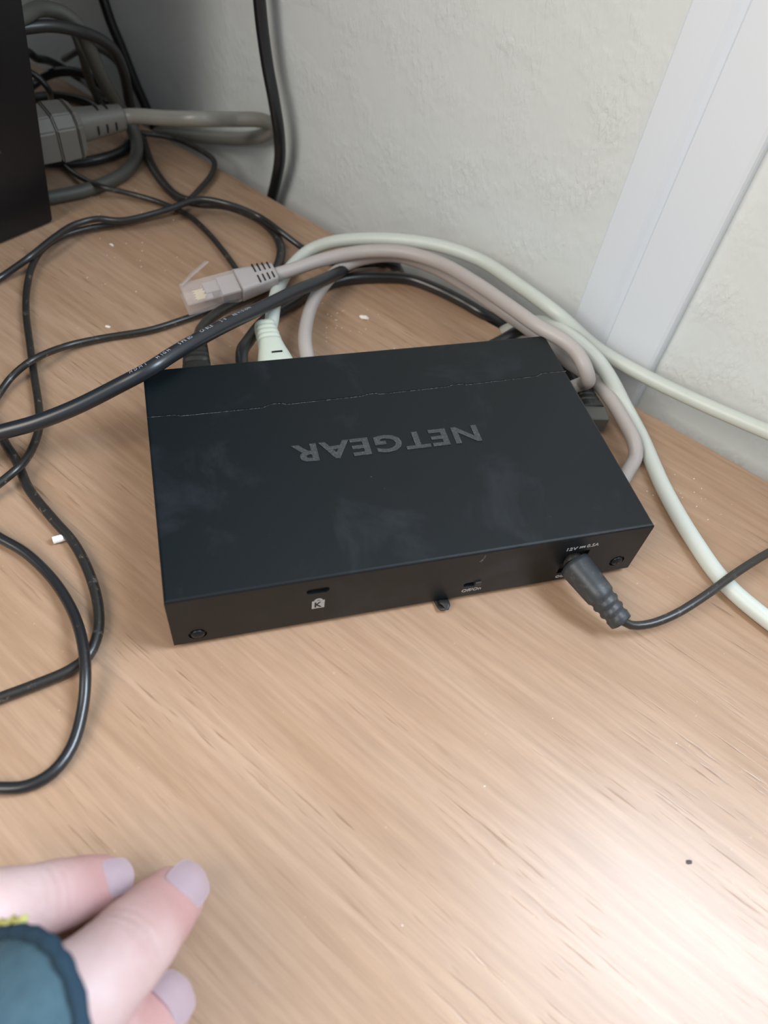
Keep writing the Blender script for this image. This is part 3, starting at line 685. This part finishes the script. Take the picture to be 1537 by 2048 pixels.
# black box at the upper left
bx = empty('computer_case', (-0.03736, 0.24249, 0), 'black box-shaped computer case cut by the left picture edge', 'computer')
P1 = Vector((-0.03736, 0.24249, 0)); P2 = Vector((-0.02694, 0.24236, 0.0944)); PL = Vector((-0.06066, 0.22543, -0))
fd = (PL - P1); fd.z = 0; fd.normalize(); dp = Vector((fd.y, -fd.x, 0));
if dp.y < 0: dp = -dp
lean = (P2 - P1); lean = lean / lean.z
def bxp(a, d, z): return P1 + fd * a + dp * d + Vector((lean.x, lean.y, 1)) * z
def slab(name, a0, a1, d0, d1, z0, z1, m, w=.0008):
    bm = bmesh.new(); vs = [bm.verts.new(bxp(a, d, z)) for z in (z0, z1) for d in (d0, d1) for a in (a0, a1)]
    for f in ((0, 2, 3, 1), (4, 5, 7, 6), (0, 1, 5, 4), (2, 6, 7, 3), (0, 4, 6, 2), (1, 3, 7, 5)): bm.faces.new([vs[i] for i in f])
    bmesh.ops.recalc_face_normals(bm, faces=bm.faces)
    bmesh.ops.bevel(bm, geom=list(bm.edges), offset=w, segments=2, affect='EDGES')
    return keep(obj(name, bm, m), bx)
slab('casing', 0, .34, 0, .26, 0.0004, .46, M['box'])  # unseen height and depth enlarged to block light from the wall and table behind
slab('side_panel', -.0006, .0, .003, .256, 0.004, .456, M['dark'], .0002)
bm = bmesh.new()
for a, z, l in ((.030, .030, .004), (.020, .040, .003)):
    vs = [bm.verts.new(bxp(a + q[0], -.00012, z + q[1])) for q in ((0, 0), (.0003, .0001), (.0012, l), (.0009, l))]
    v2 = [bm.verts.new(v.co + dp * .0002) for v in vs]
    bm.faces.new(vs); bm.faces.new(v2[::-1])
    for i in range(4): bm.faces.new((vs[i], vs[(i + 1) % 4], v2[(i + 1) % 4], v2[i]))
keep(obj('scratch_mark', bm, M['worn']), bx)

# grey mains plug and its cord
gp = empty('mains_lead', (-0.02546, 0.26744, 0.03), 'grey mains cord with moulded grey plug in the black case, doubling back at the wall', 'power cord')
g0, g1 = Vector((-0.03482, 0.26703, 0.032)), Vector((0.00156, 0.28063, 0.032))
gd = (g1 - g0).normalized(); GL = (g1 - g0).length
mt = frame(g0, gd)
def hexa(bm, x0, x1, w0, w1, h0, h1, cut=0.005):
    # C13-like body: rounded box with two chamfered corners, tapering from x0 to x1
    rings = []
    for x, w, h in ((x0, w0, h0), (x1, w1, h1)):
        c = cut * w / w0
        pts = [(-w / 2, -h / 2), (w / 2, -h / 2), (w / 2, h / 2 - c), (w / 2 - c, h / 2), (-w / 2 + c, h / 2), (-w / 2, h / 2 - c)]
        rings.append([bm.verts.new((x, y, z)) for y, z in pts])
    for k in range(6): bm.faces.new((rings[0][k], rings[0][(k + 1) % 6], rings[1][(k + 1) % 6], rings[1][k]))
    bm.faces.new(rings[0][::-1]); bm.faces.new(rings[1])
def gpart(name, fn, w=.0008, m=M['greyd']):
    bm = bmesh.new(); fn(bm); bmesh.ops.recalc_face_normals(bm, faces=bm.faces)
    if w: bmesh.ops.bevel(bm, geom=list(bm.edges), offset=w, segments=2, affect='EDGES')
    bmesh.ops.transform(bm, matrix=mt, verts=bm.verts); return keep(obj(name, bm, m), gp)
gpart('plug_front', lambda b: hexa(b, -.012, GL * .08, .0245, .0245, .0190, .0190))
gpart('plug_body', lambda b: hexa(b, GL * .08, GL * .33, .0258, .0250, .0205, .0195))
gpart('plug_flange', lambda b: hexa(b, GL * .33, GL * .43, .0268, .0200, .0205, .0160))
bm = bmesh.new(); ribbed_boot(bm, mt @ Matrix.Translation((GL * .42, 0, 0)), GL * .58, .0150, .0112, .0150, .0112, power=2.6)
keep(obj('strain_relief', bm, M['greyd'], None, True), gp)
bm = bmesh.new()
for k in range(3):
    x = GL * (.62 + .12 * k); r = .0075 - .0019 * (.62 + .12 * k - .42) / .58
    for a0, a1 in ((65, 130), (-30, 10)) if k < 2 else ((-30, 10),):
        pr = None
        for q in range(7):
            a = math.radians(a0 + (a1 - a0) * q / 6); xx = x + (.0028 if a0 > 0 else 0)
            v = [bm.verts.new((xx + dx, -rr * math.cos(a), rr * math.sin(a))) for dx in (-.0004, .0004) for rr in (r - .0008, r + .0004)]
            if pr:
                for i, j in ((0, 1), (1, 3), (3, 2), (2, 0)): bm.faces.new((pr[i], pr[j], v[j], v[i]))
            pr = v
bmesh.ops.transform(bm, matrix=mt, verts=bm.verts); keep(obj('relief_slots', bm, M['dark']), gp)
keep(tube('cord', [tuple(g1 - gd * .002), (0.00593, 0.27939, 0.033), (0.02193, 0.27038, 0.036), (0.03817, 0.26242, 0.039), (0.05625, 0.27455, 0.03293), (0.06905, 0.2757, 0.03198), (0.07465, 0.27736, 0.02886), (0.07519, 0.27781, 0.02583), (0.07216, 0.28075, 0.02188), (0.06524, 0.28901, 0.01615), (0.05101, 0.30841, 0.00725), (0.03578, 0.32952, -0.00158), (0.02086, 0.34987, -0.00937), (0.00935, 0.36556, -0.01549), (0.00018, 0.37807, -0.02131)], .0036, M['grey'], None), gp)

# ------------------------------------------------------------------ DC power lead at the front of the switch
dc = empty('power_lead', (0.13287, -0.001, 0.01594), 'thin black power lead with tapered plug in the front socket of the switch', 'power lead')
d0 = Vector((0.1328, -0.0010, 0.0128)); d1 = Vector((0.13633, -0.01285, 0.0125)); d2 = Vector((0.14221, -0.02259, 0.0078))
ax1 = (d1 - d0)
path = [d0.lerp(d1, t / 8) for t in range(9)] + [d1.lerp(d2, t / 16) for t in range(1, 17)]
rad = []
for i in range(25):
    if i <= 8: rad.append(.0053 - .0006 * i / 8)
    else:
        k = i - 8; r = .0047 - .0011 * k / 16
        if k in (3, 4, 7, 8, 11, 12): r -= .0005
        rad.append(r)
bm = bmesh.new(); sweep(bm, path, rad, 18, 1.0, power=2.4); keep(obj('plug', bm, M['dc'], None, True), dc)
keep(tube('cord', [tuple(d2 - (d2 - d1).normalized() * .002), (0.1458, -0.02364, 0.0064), (0.15274, -0.0244, 0.006), (0.16249, -0.02319, 0.007), (0.17568, -0.01927, 0.0085), (0.19103, -0.01337, 0.009), (0.20971, -0.00698, 0.008), (0.24254, 0.00267, 0.003), (0.27552, 0.00822, 0.003)], .0015, M['thin'], None), dc)

# black cable strap under the switch, tongue showing at the front
bm = bmesh.new()
sweep(bm, spline([(0.0860, 0.030, .0008), (0.0866, 0.006, .0008), (0.0871, -.0010, .0009), (0.0874, -.0026, .0014), (0.0880, -.0022, .0024), (0.0882, .0005, .0015)], .0012), .0018, 10, .22, up=(0.1, 0.1, 1), power=4)
tag(obj('cable_strap', bm, M['blackplug'], None, True), 'small black strap end poking out below the front edge of the switch', 'strap')
# black patch cord end beside the switch
c6 = empty('patch_cord', (.176, .09, 0), 'short dark network cable end half hidden right behind the switch', 'cable')
q0, q1 = Vector((0.17586, 0.08004, 0.0062)), Vector((0.17288, 0.06415, 0.006))
keep(tube('cord', [(.120, .1080, .003), (.150, .1180, .009), (.1640, .1230, .010), (.1735, .1140, .008), tuple(q0.lerp(q1, -.22))], .0026, M['thin2'], None), c6)
mt = frame(q0, q0 - q1)
bm = bmesh.new(); ribbed_boot(bm, frame(q0.lerp(q1, .45), q0 - q1), .012, .0115, .0075, .0100, .0070, ribs=(.004, .007), rib_d=.001); keep(obj('plug_boot', bm, M['blackplug'], None, True), c6)
mm = frame(q0.lerp(q1, .45), q0 - q1)
bm = bmesh.new(); box(bm, -.0075, 0, -.0056, .0056, -.0038, .0038, mm); bmesh.ops.bevel(bm, geom=list(bm.edges), offset=0.0004, segments=1, affect='EDGES'); keep(obj('plug_body', bm, M['olive']), c6)

# ------------------------------------------------------------------ small debris
bm = bmesh.new(); w0, w1 = Vector((-0.03566, 0.0475, 0.0016)), Vector((-0.03172, 0.04826, 0.0016)); sweep(bm, [w0, w0.lerp(w1, .5), w1], .0013, 12)
tag(obj('plastic_bit', bm, M['white'], None), 'small white plastic tube beside the dusty black cable', 'plastic bit')
def crumb(x, y, sx, sy, h, rot, label, cat='crumb', m='crumb'):
    bm = bmesh.new(); bmesh.ops.create_icosphere(bm, subdivisions=2, radius=1)
    rnd = random.Random(int(x * 1e5) & 0xffff)
    for v in bm.verts:
        k = 1 + rnd.uniform(-.25, .25); v.co = Vector((v.co.x * sx * k, v.co.y * sy * k, max(v.co.z, -.8) * h * k + h * .7))
    bmesh.ops.transform(bm, matrix=Matrix.Translation((x, y, 0)) @ Matrix.Rotation(rot, 4, 'Z'), verts=bm.verts)
    return tag(obj(cat.replace(' ', '_'), bm, M[m], None), label, cat)
q = (0.09731, 0.15214, 0.0005); crumb(q[0], q[1], .0021, .0012, .0008, -.6, 'white plaster crumb on the bare wood behind the switch')
q = (-0.01465, 0.15928, 0.0005); crumb(q[0], q[1], .0014, .0007, .0005, -.5, 'tiny white crumb just above the thin cable left of the connector')
q = (-0.01107, 0.22056, 0.0005); crumb(q[0], q[1], .0014, .0006, .0004, -.9, 'tiny pale crumb on the wood near the black case')
q = (0.13199, -0.09386, 0.0002); crumb(q[0], q[1], .0009, .0007, .0002, 0, 'tiny dark speck on the bright front right of the table', 'speck', 'spot')
bm = bmesh.new(); rnd = random.Random(3)
cl = [((0.00373, 0.21126, 0), .014, 16), ((0.0851, 0.14883, 0), .010, 26), ((-0.00337, 0.25577, 0), .018, 10), ((0.20015, 0.02359, 0), .008, 20), ((0.03185, 0.15183, 0), .008, 8), ((-0.01597, 0.23634, 0), .02, 6), ((0.08257, -0.02585, 0), .06, 8)]
for (c, sp_, n) in cl:
    for _ in range(n):
        x, y = c[0] + rnd.gauss(0, sp_), c[1] + rnd.gauss(0, sp_)
        if -.003 < x < DW + .003 and -.003 < y < DD + .003: continue
        p = Vector((x, y, 0)) - A2
        if p.dot(N2) > -.003: continue
        r = rnd.uniform(.00010, .00026); ms = Matrix.Translation((x, y, r * .5)) @ Matrix.Diagonal((r * rnd.uniform(1, 2), r, r * .7, 1))
        bmesh.ops.create_icosphere(bm, subdivisions=1, radius=1, matrix=ms)
o = obj('dust_specks', bm, M['crumb'], None); o['kind'] = 'stuff'; o['label'] = 'pale dust specks scattered on the table top'; o['category'] = 'dust'

# ------------------------------------------------------------------ the hand
person = empty('person', (-0.05, -0.09, 0), 'hand in a teal sleeve with three fingertips resting on the table', 'person')
def finger(bm, pts, radii, seg=.0012):
    P = spline(pts, seg); n = len(P)
    cumd = [0]
    for a, b in zip(P, P[1:]): cumd.append(cumd[-1] + (b - a).length)
    ctrl = [0]
    for a, b in zip(pts, pts[1:]): ctrl.append(ctrl[-1] + (Vector(b) - Vector(a)).length)
    tot = cumd[-1]; R_ = []
    for d in cumd:
        t = d / tot * ctrl[-1]; k = max(i for i in range(len(ctrl)) if ctrl[i] <= t + 1e-9); k = min(k, len(ctrl) - 2)
        f_ = (t - ctrl[k]) / (ctrl[k + 1] - ctrl[k]); f_ = f_ * f_ * (3 - 2 * f_)
        R_.append(radii[k] * (1 - f_) + radii[k + 1] * f_)
    # rounded tip
    r0 = radii[0]; d0_ = (P[0] - P[3]).normalized(); tip = []; tr = []
    for k in range(1, 8):
        a = math.pi / 2 * k / 7.3; tip.insert(0, P[0] + d0_ * (r0 * .85 * math.sin(a))); tr.insert(0, r0 * math.cos(a))
    sweep(bm, tip + P, tr + R_, 24, .92, up=(0, 0, 1))
    return P
bm = bmesh.new()
WR = Vector((-.135, -.150, .052))
f_little = [(-0.02168, -0.06513, 0.0085), (-0.02563, -0.06603, 0.0125), (-0.02975, -0.06786, 0.019), (-0.03441, -0.06936, 0.0245), (-0.03999, -0.07064, 0.029), (-0.04829, -0.07181, 0.033), (-.075, -.088, .038), (-.115, -.125, .047)]
r_little = [.0069, .0076, .0081, .0082, .0090, .0090, .0115, .0150]
f_ring = [(-0.00555, -0.07254, 0.01), (-0.00921, -0.07681, 0.0155), (-0.01293, -0.08198, 0.0235), (-0.01728, -0.08718, 0.031), (-0.02371, -0.09228, 0.035), (-0.03172, -0.09695, 0.0385), (-.068, -.110, .042), (-.110, -.140, .049)]
r_ring = [.0080, .0089, .0096, .0099, .0112, .0120, .0125, .0160]
f_mid = [(-0.01143, -0.09528, 0.01), (-0.01456, -0.09875, 0.016), (-0.01824, -0.10226, 0.023), (-0.0226, -0.1061, 0.03), (-0.02719, -0.11008, 0.035), (-0.03278, -0.11402, 0.0385), (-.066, -.134, .042), (-.105, -.155, .049)]
r_mid = [.0082, .0088, .0092, .0092, .0098, .0106, .0130, .0165]
f_index = [(-.012, -.1165, .0095), (-.018, -.121, .016), (-.025, -.127, .023), (-.034, -.134, .030), (-.046, -.142, .035), (-.060, -.152, .039), (-.080, -.162, .043), (-.110, -.170, .049)]
r_index = [.0078, .0084, .0088, .0089, .0096, .0104, .0135, .0165]
f_thumb = [(-.030, -.168, .0105), (-.039, -.172, .0135), (-.050, -.178, .018), (-.068, -.183, .026), (-.095, -.184, .036), (-.125, -.175, .046)]
r_thumb = [.0092, .0102, .0100, .0115, .0140, .0170]
for a, b in ((f_little, r_little), (f_ring, r_ring), (f_mid, r_mid), (f_index, r_index), (f_thumb, r_thumb)): finger(bm, a, b)
sweep(bm, [Vector(p) for p in ((-.085, -.115, .042), (-.11, -.135, .046), (-.135, -.150, .052), (-.18, -.185, .058), (-.26, -.245, .066), (-.33, -.30, .072))], [.020, .034, .028, .029, .036, .040], 24, [.5, .55, .72, .75, .85, .9], up=(0, 0, 1))
hand = obj('hand', bm, M['skin'], None, True)
md = hand.modifiers.new('r', 'REMESH'); md.mode = 'VOXEL'; md.voxel_size = 0.0010; md.adaptivity = 0
md = hand.modifiers.new('s', 'SMOOTH'); md.factor = 0.5; md.iterations = 6
bake(hand)
# shallow creases over the finger joints
def crease(me, p, axis, width, depth, reach):
    ax_ = Vector(axis).normalized(); p = Vector(p)
    for v in me.vertices:
        d = v.co - p
        if d.length < reach and v.normal.z > 0.1:
            a = d.dot(ax_)
            w_ = 0
            for k_ in (-1, 0, 1): w_ += math.exp(-((a - k_ * width * 2.6) / width) ** 2) * (1 if k_ == 0 else .6)
            v.co -= v.normal * depth * w_ * max(0, 1 - (d.length / reach) ** 2)
me = hand.data
crease(me, Vector(f_ring[2]) + Vector((0, 0, .008)), Vector(f_ring[1]) - Vector(f_ring[3]), .0010, .0007, .012)
crease(me, Vector(f_little[2]) + Vector((0, 0, .007)), Vector(f_little[1]) - Vector(f_little[3]), .0009, .0006, .010)
crease(me, Vector(f_mid[2]) + Vector((0, 0, .008)), Vector(f_mid[1]) - Vector(f_mid[3]), .0010, .0007, .012)
at = me.attributes.new('flush', 'FLOAT', 'POINT')
tips = [Vector(f[0]).lerp(Vector(f[1]), .8) for f in (f_little, f_ring, f_mid, f_index, f_thumb)]
for i, v in enumerate(me.vertices):
    d = min((v.co - t_).length for t_ in tips); at.data[i].value = max(0, 1 - max(0, d - .006) / .014)
N_, L_ = nt(M['skin']); b_ = N_['Principled BSDF']; src_ = b_.inputs['Base Color'].links[0].from_socket
an = N_.new('ShaderNodeAttribute'); an.attribute_name = 'flush'
mu_ = N_.new('ShaderNodeMath'); mu_.operation = 'MULTIPLY'; mu_.inputs[1].default_value = 0.75; L_.new(an.outputs['Fac'], mu_.inputs[0])
mx_ = N_.new('ShaderNodeMix'); mx_.data_type = 'RGBA'; L_.new(mu_.outputs[0], mx_.inputs['Factor']); L_.new(src_, mx_.inputs['A']); mx_.inputs['B'].default_value = (0.47, 0.235, 0.225, 1)
L_.new(mx_.outputs['Result'], b_.inputs['Base Color'])
for p in me.polygons: p.use_smooth = True
keep(hand, person)
# nails: curved plates on top of each fingertip
def nail(pts, r, w, l, back=0.0, roll=0.0):
    a, b = Vector(pts[0]), Vector(pts[1]); ax_ = (a - b).normalized()
    side = ax_.cross(Vector((0, 0, 1))).normalized(); up_ = side.cross(ax_).normalized()
    if roll:
        q_ = Matrix.Rotation(roll, 3, ax_); side = q_ @ side; up_ = q_ @ up_
    bm = bmesh.new(); nu, nv = 14, 28; g = []
    for j in range(nv + 1):
        t = j / nv; row = []
        ww = w * (0.80 + 0.20 * math.sin(math.pi * min(1, t * .9 + .1))) * (math.sqrt(max(0.06, 1 - ((t - .86) / .14) ** 2)) if t > .86 else 1) * (math.sqrt(max(.2, 1 - ((.12 - t) / .13) ** 2)) if t < .12 else 1)
        for i in range(nu + 1):
            s_ = (i / nu - .5) * ww; th = s_ / r
            along = (t - .5) * l + back
            drop = max(0, along) ** 2 * 28 + .0
            rr = r * .96 + .00035
            row.append(bm.verts.new(a + ax_ * along + side * (math.sin(th) * rr) + up_ * (math.cos(th) * rr - drop)))
        g.append(row)
    for j in range(nv):
        for i in range(nu): bm.faces.new((g[j][i], g[j][i + 1], g[j + 1][i + 1], g[j + 1][i]))
    ex = bmesh.ops.solidify(bm, geom=list(bm.faces), thickness=0.0005)
    o = obj('fingernail', bm, M['nail'], None, True); keep(o, person); return o
nail(f_ring, .0079, .0122, .0118, .0002, .42)
nail(f_little, .0066, .0092, .0092, .0000, .15)
nail(f_mid, .0082, .0120, .0114, .0002, .40)
nail(f_index, .0078, .0112, .0108, .0012)
# sleeve: a loose cuff lofted back along the forearm
hem = [(-0.05887, -0.07227, 0.01), (-0.04586, -0.07493, 0.028), (-0.03505, -0.07769, 0.042), (-0.0275, -0.08022, 0.05), (-0.02247, -0.08379, 0.0545), (-0.01895, -0.08874, 0.057), (-0.01689, -0.09394, 0.058), (-0.01624, -0.09872, 0.058), (-0.01667, -0.10362, 0.057), (-0.01891, -0.1091, 0.054), (-.042, -.138, .050), (-.052, -.156, .044), (-.066, -.174, .034), (-.085, -.188, .018),
       (-.098, -.190, .006), (-.094, -.172, .003), (-.086, -.152, .003), (-.080, -.130, .003), (-.072, -.106, .003), (-.064, -.088, .004)]
H = [Vector(p) for p in hem]
hp = spline([tuple(H[-1])] + [tuple(p) for p in H] + [tuple(H[0])], .0015)
# closed resample
closed = spline([tuple(H[-2]), tuple(H[-1])] + [tuple(p) for p in H] + [tuple(H[0]), tuple(H[1])], .0015)
i_a = min(range(len(closed) // 3), key=lambda i: (closed[i] - H[-1]).length)
i_b = max(range(len(closed) * 2 // 3, len(closed)), key=lambda i: -(closed[i] - H[0]).length)
# one loop = H[0] .. H[-1] .. back to H[0]
i_s = min(range(len(closed) // 2), key=lambda i: (closed[i] - H[0]).length)
loop = closed[i_s:i_b]
cen = sum(H, Vector()) / len(H)
adir = Vector((-.80, -.58, .12)).normalized()
bm = bmesh.new(); rings = []
for j, (dd_, sc_) in enumerate(((0, 1), (.004, 1.01), (.012, 1.02), (.03, 1.0), (.06, .96), (.10, .96), (.16, 1.0), (.24, 1.1))):
    ring = []
    for i, p in enumerate(loop):
        q_ = cen + (p - cen) * sc_
        wob = noise.noise(Vector((i * .05, dd_ * 28, 3.1))) * .0016 * min(1, dd_ / .01)
        q_ = q_ + adir * dd_ + (p - cen).normalized() * wob
        q_.z = max(q_.z, .0026); ring.append(bm.verts.new(q_))
    rings.append(ring)
n = len(loop)
for a, b in zip(rings, rings[1:]):
    for k in range(n): bm.faces.new((a[k], a[(k + 1) % n], b[(k + 1) % n], b[k]))
bmesh.ops.recalc_face_normals(bm, faces=bm.faces)
sl = obj('sleeve', bm, M['sleeve'], None, True)
md = sl.modifiers.new('s', 'SOLIDIFY'); md.thickness = 0.0014; md.offset = -1
bake(sl)
for p in sl.data.polygons: p.use_smooth = True
keep(sl, person)
bm = bmesh.new()
hl = [p + adir * .0008 for p in loop]
rr = []
for i in range(len(hl)): rr.append(.0015 + .00022 * math.sin(i * 1.9) + .0002 * noise.noise(Vector((i * .7, 0, 0))))
path = [Vector((p.x, p.y, max(p.z, .0024))) for p in hl] + [hl[0]]
sweep(bm, path, rr + [rr[0]], 10, 1.0)
hm = obj('hem', bm, M['hem'], None, True); hm.parent = sl; hm.matrix_parent_inverse = (sl.matrix_parent_inverse).inverted() if False else Matrix.Identity(4)
hm.parent = person; keep(hm, person)
bm = bmesh.new()
i0_ = min(range(len(loop)), key=lambda i: (loop[i] - H[1]).length); i1_ = min(range(len(loop)), key=lambda i: (loop[i] - Vector((-0.02869, -0.07986, 0.0495))).length)
zz = [loop[i] + Vector((.0004, .0012, .0012)) + Vector((0, .0006 * math.sin(i * 2.3), 0)) for i in range(i0_, i1_ + 1)]
sweep(bm, zz, [.0007 + .0002 * math.sin(i * 2.1) for i in range(len(zz))], 8)
keep(obj('yellow_stitching', bm, M['yellow'], None, True), person)
